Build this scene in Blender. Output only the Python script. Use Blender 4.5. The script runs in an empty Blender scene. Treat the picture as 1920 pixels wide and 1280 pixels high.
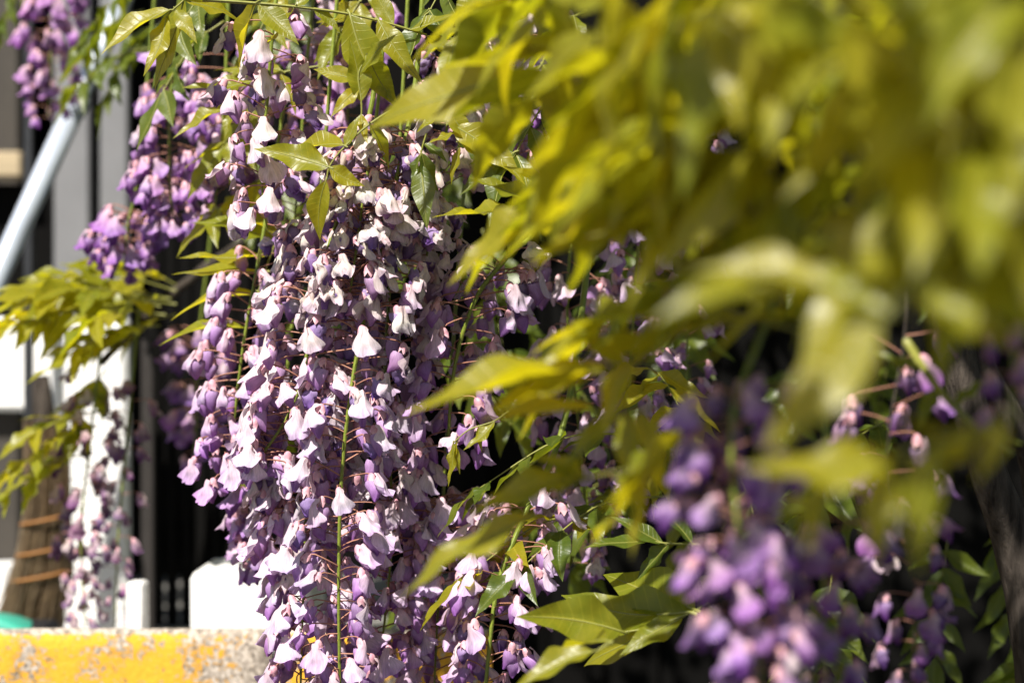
import bpy, math, random
from mathutils import Vector, Matrix, noise

random.seed(7)
R = math.radians
scene = bpy.context.scene
COL = scene.collection

# ------------------------------------------------------------------ camera
CZ = 0.85
LENS = 70.0
K = 36.0 / LENS / 1920.0
cam_d = bpy.data.cameras.new("camera")
cam = bpy.data.objects.new("camera", cam_d)
COL.objects.link(cam)
cam.location = (0, 0, CZ)
cam.rotation_euler = (R(90), 0, 0)
cam_d.lens = LENS
cam_d.sensor_width = 36.0
cam_d.clip_start = 0.02
cam_d.clip_end = 400
cam_d.dof.use_dof = True
cam_d.dof.focus_distance = 1.57
cam_d.dof.aperture_fstop = 3.8
cam_d.dof.aperture_blades = 9
scene.camera = cam


def P(px, py, d):
    """point at depth d metres in front of the lens along a pixel's direction"""
    return Vector((d * (px - 960) * K, d, CZ - d * (py - 640) * K))


# ------------------------------------------------------------------ world, sun, exposure
SUN = Vector((-0.28, -0.58, 0.77)).normalized()      # towards the sun
world = bpy.data.worlds.new("World")
scene.world = world
world.use_nodes = True
wn = world.node_tree.nodes
wl = world.node_tree.links
wn.clear()
sky = wn.new("ShaderNodeTexSky")
sky.sky_type = 'NISHITA'
sky.sun_disc = False
sky.sun_elevation = math.asin(SUN.z)
sky.sun_rotation = math.atan2(SUN.x, SUN.y)
bg = wn.new("ShaderNodeBackground")
bg.inputs[1].default_value = 0.05
wo = wn.new("ShaderNodeOutputWorld")
wl.new(sky.outputs[0], bg.inputs[0])
wl.new(bg.outputs[0], wo.inputs[0])
sun_d = bpy.data.lights.new("sun", 'SUN')
sun_d.energy = 5.0
sun_d.angle = R(0.53)
sun_d.color = (1.0, 0.95, 0.87)
sun = bpy.data.objects.new("sun", sun_d)
COL.objects.link(sun)
sun.rotation_euler = SUN.to_track_quat('Z', 'Y').to_euler()
sun.location = SUN * 12

scene.view_settings.view_transform = 'Standard'
scene.view_settings.look = 'None'
scene.view_settings.gamma = 1.0
scene.view_settings.exposure = 0.95
scene.view_settings.use_curve_mapping = False
scene.render.engine = 'CYCLES'
cy = scene.cycles
cy.use_denoising = True
cy.max_bounces = 7
cy.diffuse_bounces = 4
cy.glossy_bounces = 3
cy.transmission_bounces = 4
cy.sample_clamp_indirect = 6


# ------------------------------------------------------------------ materials
def newmat(name):
    m = bpy.data.materials.new(name)
    m.use_nodes = True
    nt = m.node_tree
    nt.nodes.clear()
    return m, nt, nt.nodes, nt.links


def N(nt, typ, **kw):
    n = nt.nodes.new(typ)
    for k, v in kw.items():
        if k == 'inp':
            for i, val in v.items():
                n.inputs[i].default_value = val
        else:
            setattr(n, k, v)
    return n


def simple(name, col, rough=0.7, metal=0.0, spec=0.5, nscale=40.0, var=0.25, bump=0.15, stretch=(1, 1, 1), col2=None):
    m, nt, ns, L = newmat(name)
    out = N(nt, 'ShaderNodeOutputMaterial')
    b = N(nt, 'ShaderNodeBsdfPrincipled')
    b.inputs['Roughness'].default_value = rough
    b.inputs['Metallic'].default_value = metal
    b.inputs['Specular IOR Level'].default_value = spec
    tc = N(nt, 'ShaderNodeTexCoord')
    mp = N(nt, 'ShaderNodeMapping')
    mp.inputs['Scale'].default_value = stretch
    nz = N(nt, 'ShaderNodeTexNoise', inp={'Scale': nscale, 'Detail': 6.0, 'Roughness': 0.65})
    L.new(tc.outputs['Object'], mp.inputs[0])
    L.new(mp.outputs[0], nz.inputs['Vector'])
    rp = N(nt, 'ShaderNodeValToRGB')
    c2 = col2 or tuple(c * (1 - var) for c in col)
    rp.color_ramp.elements[0].position = 0.3
    rp.color_ramp.elements[1].position = 0.7
    rp.color_ramp.elements[0].color = (*c2, 1)
    rp.color_ramp.elements[1].color = (*col, 1)
    L.new(nz.outputs['Fac'], rp.inputs[0])
    L.new(rp.outputs[0], b.inputs['Base Color'])
    bp = N(nt, 'ShaderNodeBump', inp={'Strength': bump, 'Distance': 0.004})
    L.new(nz.outputs['Fac'], bp.inputs['Height'])
    L.new(bp.outputs[0], b.inputs['Normal'])
    L.new(b.outputs[0], out.inputs[0])
    return m


def petal_mat(name, mul, base_mix, base_col, trans=0.32, rim_mix=0.7):
    """petal: pigment from the flower's own colour, paler at the base, fine lengthwise veins"""
    m, nt, ns, L = newmat(name)
    out = N(nt, 'ShaderNodeOutputMaterial')
    oi = N(nt, 'ShaderNodeObjectInfo')
    uv = N(nt, 'ShaderNodeUVMap')
    sep = N(nt, 'ShaderNodeSeparateXYZ')
    L.new(uv.outputs[0], sep.inputs[0])
    mu = N(nt, 'ShaderNodeMix', data_type='RGBA', blend_type='MULTIPLY')
    mu.inputs[0].default_value = 1.0
    L.new(oi.outputs['Color'], mu.inputs[6])
    mu.inputs[7].default_value = (*mul, 1)
    ramp = N(nt, 'ShaderNodeMapRange', inp={1: 0.05, 2: 0.75, 3: base_mix, 4: 0.0})
    L.new(sep.outputs['Y'], ramp.inputs[0])
    mx = N(nt, 'ShaderNodeMix', data_type='RGBA')
    L.new(ramp.outputs[0], mx.inputs[0])
    L.new(mu.outputs[2], mx.inputs[6])
    mx.inputs[7].default_value = (*base_col, 1)
    rim = N(nt, 'ShaderNodeMapRange', inp={1: 0.62, 2: 1.0, 3: 0.0, 4: rim_mix})
    L.new(sep.outputs['Y'], rim.inputs[0])
    rm = N(nt, 'ShaderNodeMix', data_type='RGBA', blend_type='MULTIPLY')
    L.new(rim.outputs[0], rm.inputs[0])
    L.new(mx.outputs[2], rm.inputs[6])
    rm.inputs[7].default_value = (0.74, 0.58, 0.88, 1)
    # veins
    mp = N(nt, 'ShaderNodeMapping')
    mp.inputs['Scale'].default_value = (14, 2.2, 1)
    L.new(uv.outputs[0], mp.inputs[0])
    nz = N(nt, 'ShaderNodeTexNoise', inp={'Scale': 1.6, 'Detail': 4.0})
    L.new(mp.outputs[0], nz.inputs['Vector'])
    vr = N(nt, 'ShaderNodeMapRange', inp={1: 0.3, 2: 0.7, 3: 0.74, 4: 1.08})
    L.new(nz.outputs['Fac'], vr.inputs[0])
    vm = N(nt, 'ShaderNodeMix', data_type='RGBA', blend_type='MULTIPLY')
    vm.inputs[0].default_value = 1.0
    L.new(rm.outputs[2], vm.inputs[6])
    L.new(vr.outputs[0], vm.inputs[7])
    b = N(nt, 'ShaderNodeBsdfPrincipled')
    b.inputs['Roughness'].default_value = 0.55
    b.inputs['Specular IOR Level'].default_value = 0.3
    L.new(vm.outputs[2], b.inputs['Base Color'])
    bp = N(nt, 'ShaderNodeBump', inp={'Strength': 0.35, 'Distance': 0.0006})
    L.new(nz.outputs['Fac'], bp.inputs['Height'])
    L.new(bp.outputs[0], b.inputs['Normal'])
    tr = N(nt, 'ShaderNodeBsdfTranslucent')
    L.new(vm.outputs[2], tr.inputs[0])
    ms = N(nt, 'ShaderNodeMixShader')
    ms.inputs[0].default_value = trans
    L.new(b.outputs[0], ms.inputs[1])
    L.new(tr.outputs[0], ms.inputs[2])
    L.new(ms.outputs[0], out.inputs[0])
    return m


def leaf_mat(name, refl, trans_col, trans=0.45, rough=0.37):
    m, nt, ns, L = newmat(name)
    out = N(nt, 'ShaderNodeOutputMaterial')
    oi = N(nt, 'ShaderNodeObjectInfo')
    uv = N(nt, 'ShaderNodeUVMap')
    sep = N(nt, 'ShaderNodeSeparateXYZ')
    L.new(uv.outputs[0], sep.inputs[0])
    # side veins: stripes in x - 0.35|y|
    ab = N(nt, 'ShaderNodeMath', operation='ABSOLUTE')
    L.new(sep.outputs['Y'], ab.inputs[0])
    m1 = N(nt, 'ShaderNodeMath', operation='MULTIPLY_ADD', inp={1: -0.10})
    L.new(ab.outputs[0], m1.inputs[0])
    L.new(sep.outputs['X'], m1.inputs[2])
    m2 = N(nt, 'ShaderNodeMath', operation='MULTIPLY', inp={1: 11.0})
    L.new(m1.outputs[0], m2.inputs[0])
    fr = N(nt, 'ShaderNodeMath', operation='PINGPONG', inp={1: 0.5})
    L.new(m2.outputs[0], fr.inputs[0])
    vein = N(nt, 'ShaderNodeMapRange', interpolation_type='SMOOTHSTEP', inp={1: 0.0, 2: 0.12, 3: 1.0, 4: 0.0})
    L.new(fr.outputs[0], vein.inputs[0])
    mid = N(nt, 'ShaderNodeMapRange', interpolation_type='SMOOTHSTEP', inp={1: 0.02, 2: 0.10, 3: 1.0, 4: 0.0})
    L.new(ab.outputs[0], mid.inputs[0])
    vv = N(nt, 'ShaderNodeMath', operation='MULTIPLY_ADD', inp={1: 0.35})
    L.new(vein.outputs[0], vv.inputs[0])
    L.new(mid.outputs[0], vv.inputs[2])
    vc = N(nt, 'ShaderNodeMath', operation='MINIMUM', inp={1: 1.0})
    L.new(vv.outputs[0], vc.inputs[0])
    # blotches
    tc = N(nt, 'ShaderNodeTexCoord')
    nz = N(nt, 'ShaderNodeTexNoise', inp={'Scale': 9.0, 'Detail': 5.0})
    L.new(tc.outputs['Object'], nz.inputs['Vector'])
    va = N(nt, 'ShaderNodeMath', operation='MULTIPLY_ADD', inp={1: 0.5, 2: 0.0})
    L.new(oi.outputs['Random'], va.inputs[0])
    vb = N(nt, 'ShaderNodeMath', operation='MULTIPLY_ADD', inp={1: 0.5})
    L.new(nz.outputs['Fac'], vb.inputs[0])
    L.new(va.outputs[0], vb.inputs[2])

    def shade(col):
        r = N(nt, 'ShaderNodeValToRGB')
        e = r.color_ramp.elements
        e[0].position = 0.15
        e[1].position = 0.85
        e[0].color = (col[0] * 0.62, col[1] * 0.78, col[2] * 0.8, 1)
        e[1].color = (col[0] * 1.25, col[1] * 1.15, col[2] * 1.1, 1)
        L.new(vb.outputs[0], r.inputs[0])
        x = N(nt, 'ShaderNodeMix', data_type='RGBA')
        sc = N(nt, 'ShaderNodeMath', operation='MULTIPLY', inp={1: 0.55})
        L.new(vc.outputs[0], sc.inputs[0])
        L.new(sc.outputs[0], x.inputs[0])
        L.new(r.outputs[0], x.inputs[6])
        x.inputs[7].default_value = (min(1, col[0] * 1.9), min(1, col[1] * 1.7), col[2] * 3, 1)
        return x.outputs[2]
    b = N(nt, 'ShaderNodeBsdfPrincipled')
    b.inputs['Roughness'].default_value = rough
    b.inputs['Specular IOR Level'].default_value = 0.55
    L.new(shade(refl), b.inputs['Base Color'])
    hb = N(nt, 'ShaderNodeMath', operation='MULTIPLY_ADD', inp={1: -1.0})
    L.new(vc.outputs[0], hb.inputs[0])
    L.new(nz.outputs['Fac'], hb.inputs[2])
    bp = N(nt, 'ShaderNodeBump', inp={'Strength': 0.35, 'Distance': 0.0012})
    L.new(hb.outputs[0], bp.inputs['Height'])
    L.new(bp.outputs[0], b.inputs['Normal'])
    tr = N(nt, 'ShaderNodeBsdfTranslucent')
    L.new(shade(trans_col), tr.inputs[0])
    ms = N(nt, 'ShaderNodeMixShader')
    ms.inputs[0].default_value = trans
    L.new(b.outputs[0], ms.inputs[1])
    L.new(tr.outputs[0], ms.inputs[2])
    L.new(ms.outputs[0], out.inputs[0])
    return m


M = {}
M['banner'] = petal_mat('banner_petal', (1, 1, 1), 0.75, (0.78, 0.58, 0.60))
M['wing'] = petal_mat('wing_petal', (0.62, 0.37, 0.74), 0.35, (0.66, 0.54, 0.70))
M['keel'] = petal_mat('keel_petal', (0.44, 0.22, 0.58), 0.2, (0.6, 0.5, 0.6))
M['calyx'] = simple('calyx', (0.66, 0.42, 0.44), 0.6, nscale=260, var=0.35, bump=0.2, col2=(0.48, 0.20, 0.27))
M['pedicel'] = simple('pedicel', (0.34, 0.17, 0.10), 0.6, nscale=200, col2=(0.26, 0.10, 0.09))
M['rachis'] = simple('green_stem', (0.20, 0.24, 0.025), 0.5, nscale=180, col2=(0.12, 0.16, 0.02), bump=0.3)
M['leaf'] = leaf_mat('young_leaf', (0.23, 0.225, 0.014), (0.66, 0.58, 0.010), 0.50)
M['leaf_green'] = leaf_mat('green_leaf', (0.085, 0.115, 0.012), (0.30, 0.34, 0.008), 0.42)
M['petiole'] = simple('petiole', (0.22, 0.22, 0.04), 0.5, nscale=150)
M['bark'] = simple('bark', (0.085, 0.070, 0.058), 0.95, spec=0.1, nscale=46, stretch=(3, 3, 0.45), col2=(0.015, 0.012, 0.010), bump=1.0)
M['black_wood'] = simple('black_wood', (0.006, 0.0057, 0.0054), 0.85, spec=0.03, nscale=20, stretch=(8, 8, 0.4), bump=0.4)
M['grey_paint'] = simple('grey_paint', (0.17, 0.17, 0.175), 0.6, nscale=12, var=0.15)
M['black_metal'] = simple('black_metal', (0.016, 0.017, 0.02), 0.45, nscale=60)
M['brown_wall'] = simple('brown_render', (0.055, 0.047, 0.038), 0.9, nscale=18, var=0.3)
M['tan_wood'] = simple('tan_wood', (0.42, 0.33, 0.20), 0.7, nscale=14, stretch=(0.5, 6, 6))
M['white_paint'] = simple('white_paint', (0.80, 0.79, 0.77), 0.75, nscale=35, var=0.07, bump=0.25)
M['steel'] = simple('galvanised_tube', (0.62, 0.68, 0.78), 0.26, metal=0.35, spec=0.9, nscale=60, var=0.1, bump=0.05)
M['grey_steel'] = simple('grey_steel', (0.035, 0.031, 0.029), 0.8, spec=0.15, nscale=40, var=0.2)
M['straw'] = simple('broom_straw', (0.36, 0.26, 0.15), 0.8, nscale=90, col2=(0.17, 0.11, 0.06))
M['orange'] = simple('orange_twine', (0.26, 0.11, 0.025), 0.8, nscale=120)
M['teal'] = simple('teal_plastic', (0.05, 0.38, 0.28), 0.4, nscale=20, var=0.1, bump=0.02)
M['soil'] = simple('soil', (0.06, 0.048, 0.035), 0.95, nscale=14, col2=(0.02, 0.016, 0.012), bump=1.0)
M['paving'] = simple('terrace_paving', (0.28, 0.27, 0.25), 0.9, nscale=25, var=0.35, bump=0.4)
M['asphalt'] = simple('asphalt', (0.06, 0.06, 0.06), 0.9, nscale=120, var=0.4, bump=0.6)
M['dry'] = simple('dry_petal', (0.35, 0.18, 0.06), 0.8, nscale=100)


def kerb_mat():
    m, nt, ns, L = newmat('worn_yellow_paint_on_concrete')
    out = N(nt, 'ShaderNodeOutputMaterial')
    b = N(nt, 'ShaderNodeBsdfPrincipled')
    b.inputs['Roughness'].default_value = 0.85
    tc = N(nt, 'ShaderNodeTexCoord')
    big = N(nt, 'ShaderNodeTexNoise', inp={'Scale': 16.0, 'Detail': 9.0, 'Roughness': 0.78})
    fine = N(nt, 'ShaderNodeTexNoise', inp={'Scale': 190.0, 'Detail': 5.0, 'Roughness': 0.7})
    vor = N(nt, 'ShaderNodeTexVoronoi', inp={'Scale': 260.0})
    for t in (big, fine, vor):
        L.new(tc.outputs['Object'], t.inputs['Vector'])
    sep = N(nt, 'ShaderNodeSeparateXYZ')
    L.new(tc.outputs['Object'], sep.inputs[0])
    # paint is worn off along the top arris and towards the joint
    arr = N(nt, 'ShaderNodeMapRange', interpolation_type='SMOOTHSTEP', inp={1: -0.006, 2: 0.0, 3: 0.0, 4: 0.22})
    L.new(sep.outputs['Z'], arr.inputs[0])
    jnt = N(nt, 'ShaderNodeMapRange', interpolation_type='SMOOTHSTEP', inp={1: -0.16, 2: 0.0, 3: 0.0, 4: 0.075})
    L.new(sep.outputs['X'], jnt.inputs[0])
    jn2 = N(nt, 'ShaderNodeMapRange', interpolation_type='SMOOTHSTEP', inp={1: 0.0, 2: 0.03, 3: 1.0, 4: 0.0})
    L.new(sep.outputs['X'], jn2.inputs[0])
    jm = N(nt, 'ShaderNodeMath', operation='MULTIPLY')
    L.new(jnt.outputs[0], jm.inputs[0])
    L.new(jn2.outputs[0], jm.inputs[1])
    a1 = N(nt, 'ShaderNodeMath', operation='MULTIPLY_ADD', inp={1: 0.62})
    L.new(fine.outputs['Fac'], a1.inputs[0])
    L.new(big.outputs['Fac'], a1.inputs[2])
    a2 = N(nt, 'ShaderNodeMath', operation='ADD')
    L.new(a1.outputs[0], a2.inputs[0])
    L.new(arr.outputs[0], a2.inputs[1])
    a3 = N(nt, 'ShaderNodeMath', operation='ADD')
    L.new(a2.outputs[0], a3.inputs[0])
    L.new(jm.outputs[0], a3.inputs[1])
    mask = N(nt, 'ShaderNodeMapRange', interpolation_type='SMOOTHSTEP', inp={1: 0.835, 2: 0.885, 3: 0.0, 4: 1.0})
    L.new(a3.outputs[0], mask.inputs[0])
    yel = N(nt, 'ShaderNodeValToRGB')
    yel.color_ramp.elements[0].position = 0.3
    yel.color_ramp.elements[1].position = 0.7
    yel.color_ramp.elements[0].color = (0.58, 0.27, 0.012, 1)
    yel.color_ramp.elements[1].color = (0.78, 0.42, 0.025, 1)
    L.new(fine.outputs['Fac'], yel.inputs[0])
    con = N(nt, 'ShaderNodeValToRGB')
    con.color_ramp.elements[0].position = 0.1
    con.color_ramp.elements[1].position = 0.75
    con.color_ramp.elements[0].color = (0.16, 0.13, 0.10, 1)
    con.color_ramp.elements[1].color = (0.50, 0.43, 0.36, 1)
    L.new(vor.outputs['Color'], con.inputs[0])
    mx = N(nt, 'ShaderNodeMix', data_type='RGBA')
    L.new(mask.outputs[0], mx.inputs[0])
    L.new(yel.outputs[0], mx.inputs[6])
    L.new(con.outputs[0], mx.inputs[7])
    L.new(mx.outputs[2], b.inputs['Base Color'])
    h = N(nt, 'ShaderNodeMath', operation='MULTIPLY_ADD', inp={1: -0.6})
    L.new(mask.outputs[0], h.inputs[0])
    L.new(fine.outputs['Fac'], h.inputs[2])
    bp = N(nt, 'ShaderNodeBump', inp={'Strength': 0.7, 'Distance': 0.002})
    L.new(h.outputs[0], bp.inputs['Height'])
    L.new(bp.outputs[0], b.inputs['Normal'])
    L.new(b.outputs[0], out.inputs[0])
    return m


M['kerb'] = kerb_mat()


# ------------------------------------------------------------------ mesh helpers
class MB:
    def __init__(s):
        s.v, s.f, s.uv, s.mi = [], [], [], []

    def grid(s, pts, uvs, mi=0):
        """pts[i][j] rows of points"""
        b = len(s.v)
        nj = len(pts[0])
        for r in pts:
            s.v.extend(r)
        for i in range(len(pts) - 1):
            for j in range(nj - 1):
                a = b + i * nj + j
                s.f.append((a, a + 1, a + nj + 1, a + nj))
                s.uv.append((uvs[i][j], uvs[i][j + 1], uvs[i + 1][j + 1], uvs[i + 1][j]))
                s.mi.append(mi)

    def tube(s, pts, rads, seg=6, mi=0, cap=True):
        pts = [Vector(p) for p in pts]
        n = len(pts)
        rows = []
        prev = None
        for i, p in enumerate(pts):
            t = (pts[min(i + 1, n - 1)] - pts[max(i - 1, 0)]).normalized()
            if prev is None:
                a = Vector((0, 0, 1)) if abs(t.z) < 0.9 else Vector((1, 0, 0))
                x = t.cross(a).normalized()
            else:
                x = (prev - t * prev.dot(t)).normalized()
            prev = x
            y = t.cross(x)
            r = rads[i] if isinstance(rads, (list, tuple)) else rads
            rows.append([p + (x * math.cos(k * 2 * math.pi / seg) + y * math.sin(k * 2 * math.pi / seg)) * r for k in range(seg + 1)])
        uvs = [[(k / seg, i / max(1, n - 1)) for k in range(seg + 1)] for i in range(n)]
        b = len(s.v)
        s.grid(rows, uvs, mi)
        if cap:
            for base in (b, b + (n - 1) * (seg + 1)):
                s.f.append(tuple(base + k for k in range(seg)))
                s.uv.append(tuple((0.5, 0.5) for k in range(seg)))
                s.mi.append(mi)

    def box(s, c, d, mi=0, bev=0.0, jit=0.0):
        """bevelled box: centre c, full size d"""
        hx, hy, hz = d[0] / 2, d[1] / 2, d[2] / 2
        bv = min(bev, hx * .9, hy * .9, hz * .9)
        b = len(s.v)
        if bv <= 0:
            vs = [(sx * hx, sy * hy, sz * hz) for sx in (-1, 1) for sy in (-1, 1) for sz in (-1, 1)]
            s.v.extend([Vector(c) + Vector(v) for v in vs])
            fs = [(0, 1, 3, 2), (4, 6, 7, 5), (0, 4, 5, 1), (2, 3, 7, 6), (0, 2, 6, 4), (1, 5, 7, 3)]
            for f in fs:
                s.f.append(tuple(b + i for i in f))
                s.uv.append(((0, 0), (1, 0), (1, 1), (0, 1)))
                s.mi.append(mi)
            return
        idx = {}
        for sx in (-1, 1):
            for sy in (-1, 1):
                for sz in (-1, 1):
                    for ax in range(3):
                        q = [sx * hx, sy * hy, sz * hz]
                        for o in range(3):
                            if o != ax:
                                q[o] -= (sx, sy, sz)[o] * bv
                        idx[(sx, sy, sz, ax)] = len(s.v)
                        j = Vector((random.uniform(-jit, jit), random.uniform(-jit, jit), random.uniform(-jit, jit)))
                        s.v.append(Vector(c) + Vector(q) + j)

        def face(ids):
            s.f.append(tuple(ids))
            s.uv.append(tuple((0, 0) for _ in ids))
            s.mi.append(mi)
        S = (-1, 1)
        for ax in range(3):
            o1, o2 = [(1, 2), (0, 2), (0, 1)][ax]
            for sg in S:
                q = []
                for (a, bb) in ((-1, -1), (1, -1), (1, 1), (-1, 1)):
                    k = [0, 0, 0]
                    k[ax] = sg
                    k[o1] = a
                    k[o2] = bb
                    q.append(idx[(*k, ax)])
                face(q)
            # edges parallel to ax
            for a in S:
                for bb in S:
                    q = []
                    for sg, w in ((-1, o1), (-1, o2), (1, o2), (1, o1)):
                        k = [0, 0, 0]
                        k[ax] = sg
                        k[o1] = a
                        k[o2] = bb
                        q.append(idx[(*k, w)])
                    face(q)
        for sx in S:
            for sy in S:
                for sz in S:
                    face([idx[(sx, sy, sz, 0)], idx[(sx, sy, sz, 1)], idx[(sx, sy, sz, 2)]])

    def mesh(s, name, mats, smooth=True):
        me = bpy.data.meshes.new(name)
        me.from_pydata([tuple(v) for v in s.v], [], s.f)
        uvl = me.uv_layers.new(name='UVMap')
        flat = []
        for u in s.uv:
            for c in u:
                flat.extend(c)
        uvl.data.foreach_set('uv', flat)
        for m in mats:
            me.materials.append(m)
        me.polygons.foreach_set('material_index', s.mi)
        me.polygons.foreach_set('use_smooth', [smooth] * len(s.f))
        me.update()
        return me


def link(name, data, parent=None, mat=None):
    o = bpy.data.objects.new(name, data)
    COL.objects.link(o)
    if parent is not None:
        o.parent = parent
    if mat is not None:
        o.matrix_local = mat
    return o


def tag(o, label, cat, group=None):
    o['label'] = label
    o['category'] = cat
    if group:
        o['group'] = group
    return o


def spline(pts, n):
    """Catmull-Rom through pts, n samples"""
    pts = [Vector(p) for p in pts]
    q = [pts[0] * 2 - pts[1]] + pts + [pts[-1] * 2 - pts[-2]]
    out = []
    m = len(pts) - 1
    for i in range(n):
        t = i / (n - 1) * m
        k = min(int(t), m - 1)
        u = t - k
        a, b, c, d = q[k], q[k + 1], q[k + 2], q[k + 3]
        out.append(0.5 * ((2 * b) + (c - a) * u + (2 * a - 5 * b + 4 * c - d) * u * u + (3 * b - a - 3 * c + d) * u ** 3))
    return out


def single(name, mb, mat, parent=None, smooth=False, loc=None):
    """one mesh object; vertices made relative to loc"""
    if loc is not None:
        loc = Vector(loc)
        mb.v = [Vector(v) - loc for v in mb.v]
    o = link(name, mb.mesh(name, [mat], smooth), parent)
    if loc is not None:
        o.location = loc
    return o


# ------------------------------------------------------------------ the setting
KD = 1.95
KTOP = CZ - KD * 541 * K                 # top of the yellow kerb wall
TER = KTOP - 0.11                        # terrace level behind it

g = MB()
g.grid([[(-60, -60, 0), (60, -60, 0)], [(-60, 90, 0), (60, 90, 0)]], [[(0, 0), (1, 0)], [(0, 1), (1, 1)]])
gr = single('ground', g, M['asphalt'])
gr['kind'] = 'structure'
t = MB()
t.box((-1.65, 1.975 + 2.5, TER - 0.25), (3.2, 5.0, 0.5), bev=0.004)
te = single('terrace', t, M['paving'])
te['kind'] = 'structure'
so = MB()
rows, uvs = [], []
for i in range(26):
    r_, u_ = [], []
    for j in range(30):
        x = 0.42 + j * 0.12
        y = 1.1 + i * 0.1
        z = 0.12 + 0.06 * noise.noise(Vector((x * 3, y * 3, 1))) + 0.02 * noise.noise(Vector((x * 14, y * 14, 4)))
        r_.append((x, y, z))
        u_.append((j / 29, i / 25))
    rows.append(r_)
    uvs.append(u_)
so.grid(rows, uvs)
sb = single('planting_bed', so, M['soil'], smooth=True)
sb['kind'] = 'structure'

# yellow kerb wall: two blocks with an open joint
kx = P(511, 1200, KD).x
for i, (x0, x1, lab) in enumerate(((-1.6, kx - 0.0035, 'worn yellow painted concrete kerb block below the broom and white posts'),
                                   (kx + 0.0035, -0.02, 'shaded yellow kerb block behind the lower ends of the dense flower clusters'))):
    k = MB()
    nx = max(8, int((x1 - x0) / 0.012))
    prof = [(0.0, -KTOP), (0.0, -0.09), (0.0, -0.05), (0.0, -0.02), (0.0012, -0.006), (0.005, -0.001), (0.009, 0.0), (0.014, 0.0), (0.018, -0.004), (0.020, -0.02), (0.020, -KTOP)]
    rows, uvs = [], []
    for a in range(nx + 1):
        x = x0 + (x1 - x0) * a / nx
        rw = []
        for (yy, zz) in prof:
            n1 = noise.noise(Vector((x * 45, yy * 60, zz * 45))) * 0.0016 if zz > -0.3 else 0
            e = 0.004 if a in (0, nx) else 0
            rw.append(Vector((x, KD + yy + n1 + e, KTOP + zz + n1 * 0.8 - e * 0.3)))
        rows.append(rw)
        uvs.append([(a / nx, b / 10) for b in range(len(prof))])
    k.grid(rows, uvs)
    nb = len(prof)
    for base, rev in ((0, False), (nx * nb, True)):
        k.f.append(tuple(base + q for q in (range(nb) if rev else reversed(range(nb)))))
        k.uv.append(tuple((0, 0) for _ in range(nb)))
        k.mi.append(0)
    o = single('kerb_block', k, M['kerb'], smooth=True, loc=(kx, KD, KTOP))
    tag(o, lab, 'kerb')

# dark board fence far behind, each board a part
bf = link('board_fence', None)
bf.location = (0, 3.35, 0)
tag(bf, 'black stained vertical board fence in deep shade behind the wisteria', 'fence')
bm = MB()
bm.box((0, 0, 1.3), (0.088, 0.022, 2.6), bev=0.003)
bme = bm.mesh('board', [M['black_wood']], False)
x = -1.02
while x < 2.4:
    o = link('board', bme, bf)
    o.location = (x, random.uniform(-0.006, 0.006), 0)
    x += 0.094
rl = MB()
rl.box((0.7, 0.075, 1.3), (3.6, 0.02, 2.6))  # added backing sheet, shuts out the sky between the boards
for z in (0.35, 1.25, 2.3):
    rl.box((0.7, 0.04, z), (3.5, 0.045, 0.09), bev=0.004)
single('rails_and_backing', rl, M['black_wood'], bf)

# black slatted gate
gd = 2.75
gt = link('slatted_gate', None)
gt.location = (P(420, 900, gd).x, gd, TER)
tag(gt, 'black slatted gate standing between the two white blocks', 'gate')
gx0, gx1 = P(282, 0, gd).x - gt.location.x, P(640, 0, gd).x - gt.location.x
n = 13
sl = MB()
w = (gx1 - gx0) / n
sl.box((0, 0, 0.75), (w * 0.72, 0.016, 1.5), bev=0.002)
sme = sl.mesh('slat', [M['black_wood']], False)
for i in range(n):
    o = link('slat', sme, gt)
    o.location = (gx0 + w * (i + 0.5), random.uniform(-0.002, 0.002), 0)
for z in (0.12, 0.8, 1.4):
    q = MB()
    q.box(((gx0 + gx1) / 2, 0.02, z), (gx1 - gx0, 0.02, 0.05), bev=0.002)
    single('cross_rail', q, M['black_wood'], gt)

# grey panel posts at upper left
for (a, b, lab) in ((104, 171, 'wider pale grey board standing beside the sloping handrail'), (190, 243, 'narrower pale grey board standing beside the left violet flower clusters')):
    q = MB()
    d = 2.9
    xa, xb = P(a, 0, d).x, P(b, 0, d).x
    q.box(((xa + xb) / 2, d, 1.0), (xb - xa, 0.025, 2.0), bev=0.003)
    tag(single('grey_board', q, M['grey_paint'], loc=((xa + xb) / 2, d, 0.0)), lab, 'board')
# brown wall and tan beam
q = MB()
q.box((P(48, 0, 3.06).x - .32, 3.06, 1.0), (0.64, 0.08, 2.4), bev=0.004)
tag(single('rendered_wall', q, M['brown_wall'], loc=(-1.07, 3.06, 0)), 'brown rendered wall behind the black upright bar', 'wall')
d = 2.95
q = MB()
za, zb = P(0, 287, d).z, P(0, 334, d).z
xb = P(47, 0, d).x
q.box((xb - 0.25, d, (za + zb) / 2), (0.5, 0.05, za - zb), bev=0.003)
tag(single('timber_beam', q, M['tan_wood']), 'short tan timber beam end on the brown wall', 'beam')
d = 2.99
q = MB()
za, zb = P(0, 345, d).z, P(0, 760, d).z
q.box((P(40, 0, d).x - 0.25, d, (za + zb) / 2), (0.62, 0.02, za - zb), bev=0.003)
tag(single('dark_panel', q, M['black_wood']), 'black timber panel under the tan beam end', 'panel')

# black upright bar
d = 2.55
q = MB()
c = P(54, 0, d)
q.box((c.x, d, 0.9), (0.011, 0.011, 1.8), bev=0.001)
tag(single('upright_bar', q, M['black_metal'], loc=(c.x, d, 0)), 'thin black upright bar in front of the white wall', 'bar')
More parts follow.
